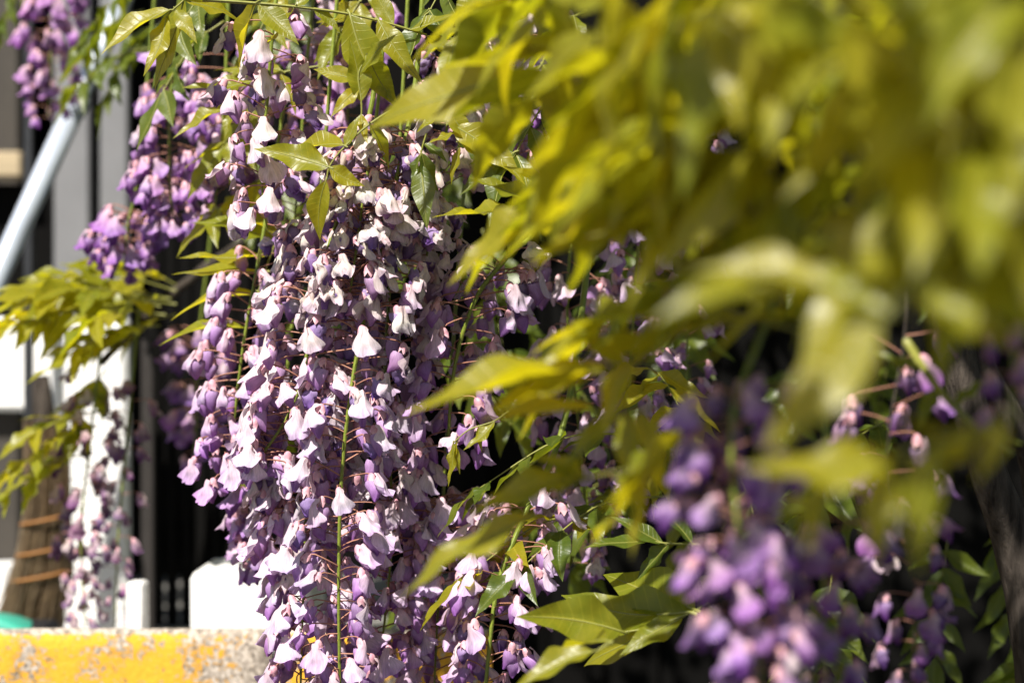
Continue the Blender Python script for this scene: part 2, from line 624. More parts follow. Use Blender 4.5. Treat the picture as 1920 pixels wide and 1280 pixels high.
# grey steel post
d = 2.5
q = MB()
c = P(278, 0, d)
ztop = P(0, 560, d).z
q.box((c.x, d, (ztop + TER) / 2), (0.0155, 0.0155, ztop - TER), bev=0.0015)
q.box((c.x, d, TER + 0.003), (0.05, 0.05, 0.006), bev=0.001)
tag(single('steel_post', q, M['grey_steel'], loc=(c.x, d, TER)), 'slim grey steel post beside the black slatted gate', 'post')

# white wall: column, arm and low block
wd = 2.6
ww = link('white_wall', None)
wc = P(170, 0, wd)
ww.location = (wc.x, wd, TER)
tag(ww, 'sunlit white painted wall with a column and side arm behind the broom', 'wall')


def wbox(px0, px1, py0, py1, d, dep, name, parent, origin, bev=0.006, mat='white_paint', jit=0.0012):
    a, b = P(px0, py0, d), P(px1, py1, d)
    q = MB()
    q.box(((a.x + b.x) / 2, d + dep / 2, (a.z + b.z) / 2), (b.x - a.x, dep, a.z - b.z), bev=bev, jit=jit)
    q.v = [Vector(v) - Vector(origin) for v in q.v]
    return link(name, q.mesh(name, [M[mat]], False), parent)


wbox(116, 238, 596, 1215, wd, 0.03, 'column', ww, ww.location)
wbox(-160, 116.5, 596, 771, wd + .003, 0.025, 'arm', ww, ww.location)
o = wbox(236, 270, 1092, 1215, 2.06, 0.03, 'white_block', None, (0, 0, 0), bev=0.0025, jit=.0006)
tag(o, 'low white block between the white column and the steel post', 'block')
o = wbox(356, 580, 1078, 1215, 2.07, 0.16, 'white_block', None, (0, 0, 0), bev=0.003, jit=0.0025)
tag(o, 'low white block at the foot of the black slatted gate', 'block')
o = wbox(-90, 14, 1066, 1215, 2.62, 0.10, 'white_block', None, (0, 0, 0), bev=0.006)
tag(o, 'low white block half hidden behind the broom', 'block')

# handrail
hr = link('handrail', None)
hb = P(-60, 640, 2.36)
hr.location = hb
tag(hr, 'shiny sloping galvanised tube handrail with a joint collar', 'handrail')
q = MB()
a, b, c = P(-60, 640, 2.36) - hb, P(135, 212, 2.42) - hb, P(262, -62, 2.47) - hb
q.tube([a, (a + b) / 2, b], 0.0135, 20)
single('lower_tube', q, M['steel'], hr, True)
q = MB()
q.tube(spline([b, b.lerp(c, .5), c, c + Vector((.035, .08, .05)), Vector((c.x + .05, 3.34 - hb.y, c.z + .055))], 24), 0.0118, 20)
single('upper_tube', q, M['steel'], hr, True)
q = MB()
dv = (c - b).normalized()
q.tube([b - dv * .002, b, b + dv * 0.02, b + dv * 0.022], [0.0138, 0.0155, 0.0155, 0.012], 20)
single('collar', q, M['steel'], hr, True)
q = MB()
q.tube([a, Vector((a.x, a.y, TER - hb.z))], 0.0118, 12)
single('end_post', q, M['steel'], hr, True)

# broom
bd = 2.36
br = link('broom', None)
b0 = P(60, 1200, bd)
br.location = (b0.x, bd, TER)
tag(br, 'straw broom with three rows of orange stitching standing by the white column', 'broom')
stalk = MB()
top0 = P(86, 800, bd) - br.location
for i in range(520):
    u = random.uniform(-1, 1)
    v = random.uniform(-1, 1) * math.sqrt(max(0, 1 - u * u))
    t0 = top0 + Vector((u * 0.026, v * 0.016, random.uniform(-0.005, 0.01)))
    m0 = P(88 + u * 44, 960, bd) - br.location + Vector((0, v * 0.024, 0))
    m1 = P(78 + u * 52, 1075, bd) - br.location + Vector((random.gauss(0, .003), v * 0.030, 0))
    e0 = P(44 + u * 62 + random.gauss(0, 5), 1190 + random.uniform(-8, 30), bd) - br.location + Vector((0, v * 0.034, 0))
    stalk.tube(spline([t0, m0, m1, e0], 7), [0.0013, .0013, .0013, .0012, .0011, .001, .0006], 3, cap=False)
s_ = single('bristles', stalk, M['straw'], br, True)
s_['kind'] = 'stuff'
for (py, cx, hw) in ((972, 88, 47), (1030, 84, 50), (1078, 78, 54)):
    q = MB()
    ring = []
    for a in range(25):
        an = a / 24 * 2 * math.pi
        ring.append(P(cx + math.cos(an) * hw, py + 10 * math.cos(an) * -1, bd) - br.location + Vector((0, math.sin(an) * 0.031, 0)))
    q.tube(ring, 0.0021, 6, cap=False)
    single('stitching', q, M['orange'], br, True)
q = MB()
q.tube([top0 + Vector((0, 0, -0.05)), top0 + Vector((-0.004, 0.004, 0.02)), top0 + Vector((-0.008, 0.008, 0.06))], [0.014, .013, .010], 10)
single('handle', q, M['bark'], br, True)

# teal dustpan
dd = 2.2
dp = link('dustpan', None)
c = P(-10, 1185, dd)
dp.location = (c.x, dd, TER)
tag(dp, 'teal plastic dustpan rim with black edge next to the broom', 'dustpan')
q = MB()
rows, uvs = [], []
zt = P(0, 1150, dd).z - TER
for i in range(9):
    u = i / 8
    xx = -0.10 + 0.137 * u
    zz = zt - 0.020 * max(0, (u - 0.55) / 0.45) ** 2
    rows.append([Vector((xx, 0, zz - 0.018)), Vector((xx, -0.006, zz - 0.004)), Vector((xx, 0.002, zz)), Vector((xx, 0.10, zz - 0.012)), Vector((xx, 0.12, zz - 0.02))])
    uvs.append([(u, k / 4) for k in range(5)])
q.grid(rows, uvs)
single('pan', q, M['teal'], dp, True)
q = MB()
q.box((-0.02, 0.055, (zt - 0.02) / 2), (0.135, 0.12, zt - 0.022), bev=0.006)
single('black_edge', q, M['black_metal'], dp)

# ------------------------------------------------------------------ flower kit
def banner_mesh(W, L, Phi, h0, crump, asym, seed, flare, notch):
    rnd = random.Random(seed)
    mb = MB()
    nu, nv = 12, 10
    rows, uvs = [], []
    ph = rnd.uniform(0, 6)
    for i in range(nv + 1):
        v = i / nv
        rw, uw = [], []
        wv = (0.30 + 0.70 * (math.sin(max(0, min(1, (v - .12) / 0.76)) * math.pi / 2) ** 1.9)) * (1 - 0.14 * max(0, (v - .86) / .14))
        if v < .14:
            wv = 0.30 + .10 * math.sin(v / .14 * math.pi)
        Wv = W * wv
        Ph = Phi[0] + (Phi[1] - Phi[0]) * v
        r = Wv / Ph
        for j in range(nu + 1):
            u = -1 + 2 * j / nu
            au = abs(u)
            le = L * v * (1 - 0.20 * au ** 2.5 + 0.07 * math.sin(math.pi * au) - notch * math.exp(-(u / .16) ** 2) * v)
            phi = u * Ph
            nn = r * math.cos(phi) - r + h0 + 0.0042 * math.sin(math.pi * min(1, v * 0.62 + .05)) - 0.0024 * math.exp(-(u / .16) ** 2) * v
            nn += flare * max(0, v - .7) / .3 * (0.4 + au * .6)
            nn += 0.0015 * v * v * math.sin(5.2 * u + ph) + 0.0012 * math.sin(7 * v + ph) * au
            ss = r * math.sin(phi) * (1 + asym * u)
            c = noise.noise_vector(Vector((u * 1.9, v * 2.2, seed * 3.7))) * (crump + .0005) * (0.3 + v) * 1.25
            rw.append(Vector((nn, ss, -le)) + c)
            uw.append(((u + 1) / 2, v))
        rows.append(rw)
        uvs.append(uw)
    mb.grid(rows, uvs)
    return mb


def wing_grid(side, L, Wd, D, off, seed, crump):
    """one wing: a spoon shaped shell"""
    mb = MB()
    rows, uvs = [], []
    nu, nv = 6, 7
    for i in range(nv + 1):
        v = i / nv
        prof = math.sin(math.pi * (0.10 + 0.88 * v) ** 0.75) ** 0.75
        rw, uw = [], []
        for j in range(nu + 1):
            a = (-0.5 + j / nu) * math.pi * 1.06
            p = Vector((math.sin(a) * D * prof, side * (math.cos(a) * Wd * prof + 0.0003), -L * v))
            p.x += 0.0026 * math.sin(v * 2.6) - 0.002 * v * v
            c = noise.noise_vector(Vector((j * .5, v * 3, seed))) * crump
            rw.append(p + off + c)
            uw.append((j / nu, v))
        rows.append(rw)
        uvs.append(uw)
    mb.grid(rows, uvs)
    return mb


def keel_grid(L, off, seed, crump):
    mb = MB()
    pts = [Vector((0.001 * math.sin(v * 2), 0, -L * v)) + off for v in (0, .2, .45, .7, .9, 1)]
    mb.tube(pts, [.0008, .0017, .0022, .0024, .0017, .0005], 6)
    return mb


def calyx_into(mb, Lp, mi_c, mi_p, lift, seed):
    rnd = random.Random(seed)
    bend = rnd.uniform(-.0035, .0035)
    pts = spline([(0, 0, 0), (Lp * .4, bend, lift * .9), (Lp * .85, bend * .5, lift + .0014), (Lp + 0.0006, 0, lift - 0.0004)], 7)
    mb.tube(pts, 0.00052, 4, mi_p, cap=False)
    # cup with a hooded upper lip
    rows, uvs = [], []
    prof = [(0.0018, 0.0004), (0.0013, 0.0014), (0.0, 0.0024), (-0.0018, 0.0029), (-0.0034, 0.0030), (-0.0046, 0.0033)]
    for i, (z, r) in enumerate(prof):
        rw, uw = [], []
        for k in range(11):
            a = k / 10 * 2 * math.pi
            lip = 0.0016 * math.cos(5 * a) * (i / 5) ** 3
            rr = r * (1.0 + .16 * math.cos(a)) * (1 + .07 * math.sin(3 * a + seed))
            rw.append(Vector((Lp + rr * math.cos(a) + 0.0004 * i * .5, rr * math.sin(a), lift + z - lip)))
            uw.append((k / 10, i / 5))
        rows.append(rw)
        uvs.append(uw)
    mb.grid(rows, uvs, mi_c)


PED = (0.015, 0.021, 0.028)
LIFT = 0.003
VAR = []   # dict per variant: banner, wings, keel builders
specs = [
    # W, L, Phi0, Phi1, h0, crump, asym, flare, notch, wingoff, kind
    (0.0106, 0.0185, 1.5, 0.85, .0042, .0010, 0.00, .0022, .07, (-.0008, 0, -.0045), 'fresh'),
    (0.0112, 0.0190, 1.5, 1.05, .0044, .0013, 0.12, .0030, .05, (-.0012, .0006, -.0060), 'fresh'),
    (0.0098, 0.0175, 1.6, 1.25, .0042, .0016, -.15, .0010, .09, (-.0004, -.001, -.0065), 'fresh'),
    (0.0118, 0.0178, 1.4, 0.70, .0042, .0012, 0.05, .0036, .04, (-.0016, 0, -.0035), 'fresh'),
    (0.0092, 0.0175, 1.6, 1.45, .0040, .0030, 0.20, .0012, .10, (-.0014, .001, -.0045), 'aged'),
    (0.0086, 0.0165, 1.7, 1.65, .0040, .0038, -.10, .0004, .06, (-.0016, -.001, -.005), 'aged'),
    (0.0100, 0.0168, 1.6, 1.20, .0042, .0034, -.22, .0026, .08, (-.001, 0, -.0035), 'aged'),
    (0.0096, 0.0150, 2.1, 2.25, .0036, .0006, 0.0, 0.0, .00, (-.0018, 0, -.0050), 'closed'),
    (0.0090, 0.0165, 2.1, 2.05, .0036, .0008, 0.08, .0, .02, (-.0016, .0004, -.0060), 'closed'),
]
for i, (W, L_, p0, p1, h0, cr, asy, fl, no, wo_, kind) in enumerate(specs):
    aged = kind == 'aged'
    off = Vector(wo_)
    wl_ = 0.0145 if not aged else 0.0125
    b_ = banner_mesh(W, L_, (p0, p1), h0, cr, asy, i + 1, fl, no)
    w1 = wing_grid(1, wl_, .0036, .0052, off, i + 11, cr * .7)
    w2 = wing_grid(-1, wl_, .0036, .0052, off, i + 21, cr * .7)
    k_ = keel_grid(wl_ * .93, off, i, 0)
    v = {'kind': kind,
         'banner': b_.mesh('banner_petal', [M['banner']]),
         'wing': (w1.mesh('wing_petal', [M['wing']]), w2.mesh('wing_petal', [M['wing']])),
         'keel': k_.mesh('keel_petal', [M['keel']]),
         'base': [], 'whole': []}
    for q_, Lp in enumerate(PED):
        mb = MB()
        calyx_into(mb, Lp, 0, 1, LIFT, i * 7 + q_)
        v['base'].append(mb.mesh('flower', [M['calyx'], M['pedicel']]))
        for src, mi in ((b_, 2), (w1, 3), (w2, 3), (k_, 4)):
            base = len(mb.v)
            # tilt like the split petals below
            rot = Matrix.Rotation(R(-14), 3, 'Y')
            mb.v.extend([rot @ Vector(p) + Vector((Lp, 0, LIFT)) for p in src.v])
            mb.f.extend([tuple(base + a for a in f) for f in src.f])
            mb.uv.extend(src.uv)
            mb.mi.extend([mi] * len(src.f))
        v['whole'].append(mb.mesh('flower', [M['calyx'], M['pedicel'], M['banner'], M['wing'], M['keel']]))
    VAR.append(v)
IDX = {k: [i for i, v in enumerate(VAR) if v['kind'] == k] for k in ('fresh', 'aged', 'closed')}
TILT = Matrix.Rotation(R(-14), 4, 'Y')

CREAM = Vector((0.78, 0.70, 0.60))
PALE = Vector((0.76, 0.65, 0.76))
LILAC = Vector((0.64, 0.45, 0.69))
VIOLET = Vector((0.43, 0.22, 0.53))
PINKY = Vector((0.24, 0.12, 0.21))  # spent dusky pink, with shade darkened into the pigment


def lerp(a, b, t):
    return a + (b - a) * max(0, min(1, t))


def raceme(path, n, t0, label, mix, cols, split=True, scale=1.0, seed=1, group=None, rad=0.0016, taper=0.65, cat='flower cluster', jit=0.07, rmat='rachis', clear=0.0):
    """path: pixel/depth points from the branch downwards; mix(t) -> weights (fresh, aged, closed); cols(t) -> colour"""
    rnd = random.Random(seed)
    pts = [P(*p) for p in path]
    sp = spline(pts, 60)
    root = link('wisteria_raceme', None)
    root.location = sp[0]
    tag(root, label, cat, group)
    o0 = sp[0]
    mb = MB()
    mb.tube([p - o0 for p in sp[::2]] + [sp[-1] - o0], [lerp(rad * 1.15, rad * .55, i / 30) for i in range(31)], 7)
    link('stem', mb.mesh('stem', [M[rmat]]), root)
    az = rnd.uniform(0, 6)
    for i in range(n):
        t = t0 + (1 - t0) * ((i + rnd.uniform(0, .9)) / n)
        f = t * 59
        k = min(58, int(f))
        p = sp[k].lerp(sp[k + 1], f - k) - o0
        az += 2.39996 + rnd.uniform(-.5, .5)
        tt = (t - t0) / (1 - t0)
        if clear and math.sin(az) < -.72 and rnd.random() < clear:
            continue
        wts = mix(tt)
        kind = rnd.choices(('fresh', 'aged', 'closed'), wts)[0]
        v = VAR[rnd.choice(IDX[kind])]
        q = 2 if rnd.random() > .35 + tt * .5 else (1 if rnd.random() > tt * .5 else 0)
        s = 1.2 * scale * lerp(1.04, taper, tt ** 1.6) * rnd.uniform(.86, 1.12)
        c = cols(tt) * rnd.uniform(.88, 1.08)
        if kind == 'aged':
            c = lerp(c, CREAM, rnd.uniform(.25, .8))
        c = [min(.85, max(.02, a + rnd.uniform(-jit, jit) * .5)) for a in c]
        mat = Matrix.Translation(p) @ Matrix.Rotation(az, 4, 'Z') @ Matrix.Rotation(R(rnd.gauss(2, 13)), 4, 'Y') @ Matrix.Rotation(R(rnd.gauss(0, 12)), 4, 'X') @ Matrix.Scale(s, 4)
        col = (*c, 1)
        if not split:
            o = link('flower', v['whole'][q], root, mat)
            o.color = col
            continue
        o = link('flower', v['base'][q], root, mat)
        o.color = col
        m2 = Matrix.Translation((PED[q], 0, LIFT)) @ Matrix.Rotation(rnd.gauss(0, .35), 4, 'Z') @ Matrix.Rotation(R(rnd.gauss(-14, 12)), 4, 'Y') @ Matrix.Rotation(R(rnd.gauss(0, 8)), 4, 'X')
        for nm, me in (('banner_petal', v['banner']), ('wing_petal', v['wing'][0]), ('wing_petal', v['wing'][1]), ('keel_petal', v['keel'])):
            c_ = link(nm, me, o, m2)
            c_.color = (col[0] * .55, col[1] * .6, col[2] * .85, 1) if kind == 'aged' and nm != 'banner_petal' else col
    return root


def ageing(tt):      # old cream flowers above, fresh below
    return (max(.12, tt * 1.5), max(.04, .95 - tt * 1.35), .06)


def fresh(tt):
    return (.85, .10, .08)


def buds(tt):
    return (.22, .02, .76)


def c_main(tt):
    return lerp(lerp(CREAM, PALE, tt * 2.0), LILAC, tt * 1.1 - .6)


def c_lilac(tt):
    return lerp(PALE, LILAC, tt * 1.2)


def c_violet(tt):
    return lerp(LILAC, VIOLET, .35 + tt * .5)


def c_spent(tt):
    return lerp(PINKY, VIOLET * .6, tt * .4)


# dense middle column
raceme([(800, -120, 1.62), (780, 150, 1.62), (745, 330, 1.60), (695, 540, 1.58), (660, 720, 1.57), (640, 900, 1.565), (635, 1100, 1.56), (638, 1340, 1.56)], 175, .22,
       'long dense raceme, cream flowers above turning lilac, green stem in front', ageing, c_main, seed=3, taper=.9, rad=.0021, clear=.75)
raceme([(740, -100, 1.66), (690, 230, 1.63), (612, 480, 1.60), (570, 690, 1.585), (540, 780, 1.58), (478, 870, 1.58)], 135, .30,
       'cream flowered raceme with a broken bent stem tip', ageing, lambda t: lerp(CREAM, PALE, t * 1.2), seed=4, taper=.95, rad=.0021, clear=.6)
raceme([(770, -100, 1.70), (745, 350, 1.68), (722, 700, 1.66), (735, 1000, 1.65), (700, 1340, 1.65)], 150, .28,
       'lilac raceme hanging just behind the long dense one', ageing, c_main, seed=5, taper=.9)
raceme([(640, -100, 1.70), (590, 520, 1.67), (580, 800, 1.64), (572, 1000, 1.61), (562, 1340, 1.60)], 140, .42,
       'lilac raceme reaching down in front of the open kerb joint', ageing, c_main, seed=6, taper=.9)
raceme([(730, -100, 1.6), (710, 180, 1.585), (680, 380, 1.575), (655, 560, 1.575)], 95, .42,
       'withered raceme of shrivelled cream and blue flowers under the three leaflet leaf', lambda t: (.15, .83, .02), lambda t: lerp(CREAM, PALE, .25), seed=7, taper=.95)
# right of it, partly in shade
raceme([(1075, -120, 1.72), (1015, 380, 1.68), (955, 475, 1.64), (892, 560, 1.63), (852, 690, 1.63), (838, 860, 1.64)], 62, .44,
       'loose lilac raceme with its thick green stem curving bare', fresh, c_lilac, seed=8, rad=.0024, clear=.8, taper=.9)
raceme([(1130, 250, 1.72), (1065, 760, 1.66), (985, 960, 1.63), (938, 1080, 1.61), (921, 1180, 1.6), (905, 1345, 1.6)], 70, .34,
       'loose lilac raceme whose thick pale green stem shows near its tip', fresh, c_lilac, seed=9, rad=.0026, clear=.8, taper=.95)
raceme([(1130, 100, 1.80), (1065, 520, 1.76), (1085, 800, 1.76), (1110, 1080, 1.75)], 60, .3,
       'shaded mauve raceme behind the blurred leaf tips', fresh, c_lilac, seed=10)
raceme([(880, 200, 1.72), (838, 820, 1.69), (828, 1000, 1.68), (812, 1330, 1.66)], 75, .5,
       'lilac raceme behind the small pale young shoot', fresh, c_lilac, seed=11, taper=.9)
raceme([(1010, -150, 1.76), (990, 100, 1.73), (965, 350, 1.72)], 42, .3,
       'short lilac raceme beside the broad shadow-crossed leaf', fresh, c_lilac, seed=12)
raceme([(650, -150, 1.87), (650, 100, 1.84), (655, 330, 1.82), (668, 520, 1.8)], 60, .2,
       'violet raceme in shade behind the withered one', fresh, c_violet, seed=13)
raceme([(880, -150, 1.66), (860, 100, 1.64), (835, 260, 1.63), (800, 480, 1.63)], 65, .3,
       'withered cream raceme beneath the broad shadow-crossed leaf', lambda t: (.3, .67, .03), lambda t: lerp(CREAM, PALE, .4), seed=31)
# left
raceme([(530, -100, 1.62), (512, 50, 1.6), (500, 200, 1.6), (488, 300, 1.6), (500, 430, 1.61)], 36, .22,
       'sparse raceme of white and violet flowers spaced along a thin stem', lambda t: (.55, .4, .05), lambda t: lerp(CREAM, PALE, .5), seed=14, taper=.95)
raceme([(600, -120, 1.80), (575, 120, 1.78), (560, 330, 1.77), (545, 480, 1.77)], 45, .2,
       'violet raceme directly behind the sparse white one', lambda t: (.6, .05, .35), c_violet, seed=15)
raceme([(350, -120, 1.95), (322, 150, 1.93), (318, 330, 1.92), (330, 440, 1.92)], 62, .3,
       'violet raceme hanging beside the grey boards', lambda t: (.6, .02, .38), c_violet, split=False, seed=16)
raceme([(300, -120, 2.02), (262, 300, 2.0), (240, 420, 1.99), (232, 505, 1.99)], 34, .55,
       'deep violet raceme tip touching the top of the far leaf spray', lambda t: (.6, .02, .38), lambda t: VIOLET, split=False, seed=17)
raceme([(430, -60, 1.88), (420, 200, 1.86), (400, 420, 1.85)], 45, .3,
       'shaded violet raceme between the sparse and the grey board racemes', lambda t: (.6, .1, .3), c_violet, split=False, seed=18)
raceme([(540, 150, 1.77), (495, 430, 1.73), (462, 610, 1.715), (442, 760, 1.71), (432, 890, 1.71)], 62, .3,
       'raceme of plump closed lilac buds beside the cream flowers', buds, c_lilac, seed=19, taper=.85)
raceme([(560, 500, 1.80), (520, 850, 1.78), (508, 960, 1.765), (502, 1075, 1.76)], 42, .55,
       'violet raceme tip above the low white block', fresh, c_violet, split=False, seed=20)
raceme([(110, -160, 2.32), (97, 40, 2.3), (92, 220, 2.3)], 50, .3,
       'violet raceme hanging in front of the brown wall', lambda t: (.5, .1, .4), lambda t: lerp(LILAC, VIOLET, .7) + Vector((.06, 0, 0)), split=False, seed=21)
raceme([(200, 560, 2.12), (172, 800, 2.1), (152, 1000, 2.09), (160, 1175, 2.09)], 62, .2,
       'fading dusky pink raceme in front of the white column', lambda t: (.5, .45, .05), c_spent, split=False, seed=22, scale=.85)
raceme([(262, 560, 2.14), (240, 800, 2.12), (222, 1000, 2.11), (215, 1175, 2.11)], 30, .2,
       'thin nearly bare dusky raceme along the white column edge', lambda t: (.5, .45, .05), c_spent, split=False, seed=23, scale=.72)
raceme([(400, 400, 2.2), (372, 650, 2.2), (365, 850, 2.2)], 34, .4,
       'dark purple raceme in shade in front of the black gate', fresh, lambda t: VIOLET * .8, split=False, seed=24)  # violet darkened in the colour for the shade by the gate
# right, near and far
raceme([(1520, 250, 1.06), (1450, 560, 1.03), (1375, 780, 1.01), (1385, 1000, 1.0), (1420, 1180, .99), (1425, 1380, .99)], 84, .34,
       'large violet raceme close in front among the near leaves', lambda t: (.6, .05, .35), lambda t: lerp(LILAC, VIOLET, .9) * .9, seed=25, split=True, taper=.95, scale=.74)  # pigment deepened to paint in the shade of the near leaves
raceme([(1660, 200, 1.28), (1700, 560, 1.26), (1665, 860, 1.24), (1715, 1110, 1.24), (1700, 1340, 1.24)], 36, .3,
       'dim purple raceme in the shade before the twisted trunk', fresh, lambda t: VIOLET * .7, seed=26, scale=.85, rad=.0009, rmat='bark')  # flower colour scaled down, shade painted into the violet
raceme([(1960, 150, 1.02), (1915, 450, 1.0), (1895, 780, 1.0)], 16, .45,
       'sparse violet raceme beside the twisted trunk', buds, lambda t: VIOLET * .85, seed=27, scale=.8)  # violet made darker in the pigment to stand for shade
raceme([(1560, 500, 1.12), (1545, 950, 1.1), (1550, 1360, 1.1)], 34, .5,
       'violet raceme tucked behind the large near one', fresh, lambda t: VIOLET * .7, seed=28, scale=.75)  # shade put into the flower colour by darkening the violet
raceme([(1230, 60, 1.82), (1190, 560, 1.77), (1165, 980, 1.76)], 55, .25,
       'shaded mauve raceme deep under the near leaves', fresh, c_lilac, seed=29)
raceme([(1330, 0, 1.86), (1300, 300, 1.84), (1285, 760, 1.82)], 45, .2,
       'dim mauve raceme in the dark gap between near leaves', fresh, c_lilac, seed=30)
q = MB()
q.tube(spline([P(478, 868, 1.578), P(462, 880, 1.575), P(448, 872, 1.574)], 6), [.0016, .0022, .003, .0032, .002, .0006], 6)
tag(single('withered_bract', q, M['dry'], smooth=True), 'small brown withered bract at the bent stem tip', 'bract')

# ------------------------------------------------------------------ leaves
LEAFV = []
NV = 10
for i in range(NV):
    rnd = random.Random(100 + i)
    mb = MB()
    rows, uvs = [], []
    nl = 14
    fold = rnd.uniform(.10, .55)
    curl = rnd.uniform(.02, .26)
    amp = rnd.uniform(.02, .06)
    fq = rnd.uniform(9, 17)
    ph = rnd.uniform(0, 6)
    hw = rnd.uniform(.155, .205)
    pk = rnd.uniform(.34, .44)
    sway = rnd.uniform(-.07, .07)
    mids = []
    for a in range(nl + 1):
        x = a / nl
        if x < pk:
            w = math.sin(x / pk * math.pi / 2) ** .8
        else:
            y_ = (x - pk) / (1 - pk)
            w = (1 - y_ ** 1.5) * (1 - .35 * y_) + .03 * (1 - y_)
        w = max(.004, w) * hw
        rw, uw = [], []
        cz_ = -curl * x * x + .03 * math.sin(x * 5 + ph)
        cy_ = sway * math.sin(x * math.pi)
        for j in range(-3, 4):
            y = j / 3
            z = cz_ + abs(y) * w * fold + amp * math.sin(fq * x + ph + (1.3 if y > 0 else 0)) * y * y * (w / hw)
            rw.append(Vector((x, cy_ + y * w, z)))
            uw.append((x, y))
        rows.append(rw)
        uvs.append(uw)
        mids.append(Vector((x, cy_, cz_ + .001)))
    mb.grid(rows, uvs)
    mr = MB()
    mr.tube([Vector((-.05, 0, 0))] + mids[:-1], [.016] + [.012 - .0095 * k / nl for k in range(nl)], 5, cap=False)
    LEAFV.append({'leaf': mb.mesh('leaflet', [M['leaf']]), 'green': mb.mesh('leaflet', [M['leaf_green']]), 'mid': mr.mesh('midrib', [M['petiole']])})


def frame(dirv, nrm):
    x = dirv.normalized()
    z = (nrm - x * nrm.dot(x)).normalized()
    y = z.cross(x)
    m = Matrix((x, y, z)).transposed()
    return m.to_4x4()


def leaflet(parent, o0, a, b, nrm, rnd, green=False, mid=False, wide=1.0):
    v = rnd.choice(LEAFV)
    d = b - a
    L = d.length
    m = Matrix.Translation(a - o0) @ frame(d, nrm) @ Matrix.Diagonal((L, L * wide, L, 1))
    o = link('leaflet', v['green' if green else 'leaf'], parent, m)
    if mid:
        link('midrib', v['mid'], o)
    return o


UP = Vector((0, 0, 1))


def compound(base, tip, pairs, ll, label, group=None, seed=0, green=False, droop=.25, mid=False, upv=None, spread=55, hang=.25):
    """pinnate leaf from base to tip (3-D points)"""
    rnd = random.Random(seed)
    L = (tip - base).length
    midp = (base + tip) / 2 + UP * L * droop * .5
    sp = spline([base, midp, tip], 24)
    root = link('wisteria_leaf', None)
    root.location = base
    tag(root, label, 'leaf', group)
    mb = MB()
    mb.tube([p - base for p in sp[::2]] + [sp[-1] - base], [.0011 - .0006 * i / 12 for i in range(13)], 5)
    link('petiole', mb.mesh('petiole', [M['petiole']]), root)
    up = upv or (UP + Vector((rnd.uniform(-.35, .35), rnd.uniform(-.5, .1), 0))).normalized()
    for i in range(pairs):
        t = .28 + .66 * i / max(1, pairs - 1)
        f = t * 23
        k = min(22, int(f))
        p = sp[k].lerp(sp[k + 1], f - k)
        tg = (sp[k + 1] - sp[k]).normalized()
        side = tg.cross(up).normalized()
        un = side.cross(tg).normalized()
        for s in (-1, 1):
            if rnd.random() < .05:
                continue
            an = R(rnd.gauss(spread, 9))
            d = tg * math.cos(an) + side * s * math.sin(an) - UP * (hang + rnd.gauss(0, .14)) + Vector((0, 0, 0))
            d.normalize()
            l = ll * rnd.uniform(.82, 1.1) * (1 - .25 * abs(t - .6))
            nn = un + side * s * rnd.gauss(.1, .25) + Vector((rnd.gauss(0, .2), rnd.gauss(0, .25), 0))
            leaflet(root, base, p, p + d * l, nn, rnd, green, mid)
    tg = (sp[-1] - sp[-3]).normalized()
    d = (tg - UP * hang * .5).normalized()
    leaflet(root, base, sp[-1], sp[-1] + d * ll * 1.05, up + Vector((rnd.gauss(0, .2), rnd.gauss(0, .2), 0)), rnd, green, mid)
    return root


def handleaf(rachis, leaflets, label, d, seed=0, green=False, mid=True, group=None, rr=.0010):
    """rachis: pixel points; leaflets: (bx,by,tx,ty,face[,dtip]) face 0 edge-on .. 1 broadside"""
    rnd = random.Random(seed)
    pts = [P(p[0], p[1], p[2] if len(p) > 2 else d) for p in rachis]
    base = pts[0]
    root = link('wisteria_leaf', None)
    root.location = base
    tag(root, label, 'leaf', group)
    sp = spline(pts, 14)
    mb = MB()
    mb.tube([p - base for p in sp], [rr * (1 - .4 * i / 13) for i in range(14)], 6)
    link('petiole', mb.mesh('petiole', [M['petiole']]), root)
    for lf in leaflets:
        bx, by, tx, ty, face = lf[:5]
        dd = lf[5] if len(lf) > 5 else rnd.uniform(-.02, .01)
        wide = lf[6] if len(lf) > 6 else 1.0
        pb = P(bx, by, d)
        a = min(sp, key=lambda s: (s - pb).length)
        if (a - pb).length > .012:
            a = pb
        b = P(tx, ty, d + dd)
        nrm = (Vector((-.1, -1, .15)) * face + UP * (1.02 - face) + Vector((rnd.gauss(0, .1), 0, 0)))
        leaflet(root, base, a, b, nrm, rnd, green, mid, wide)
    return root


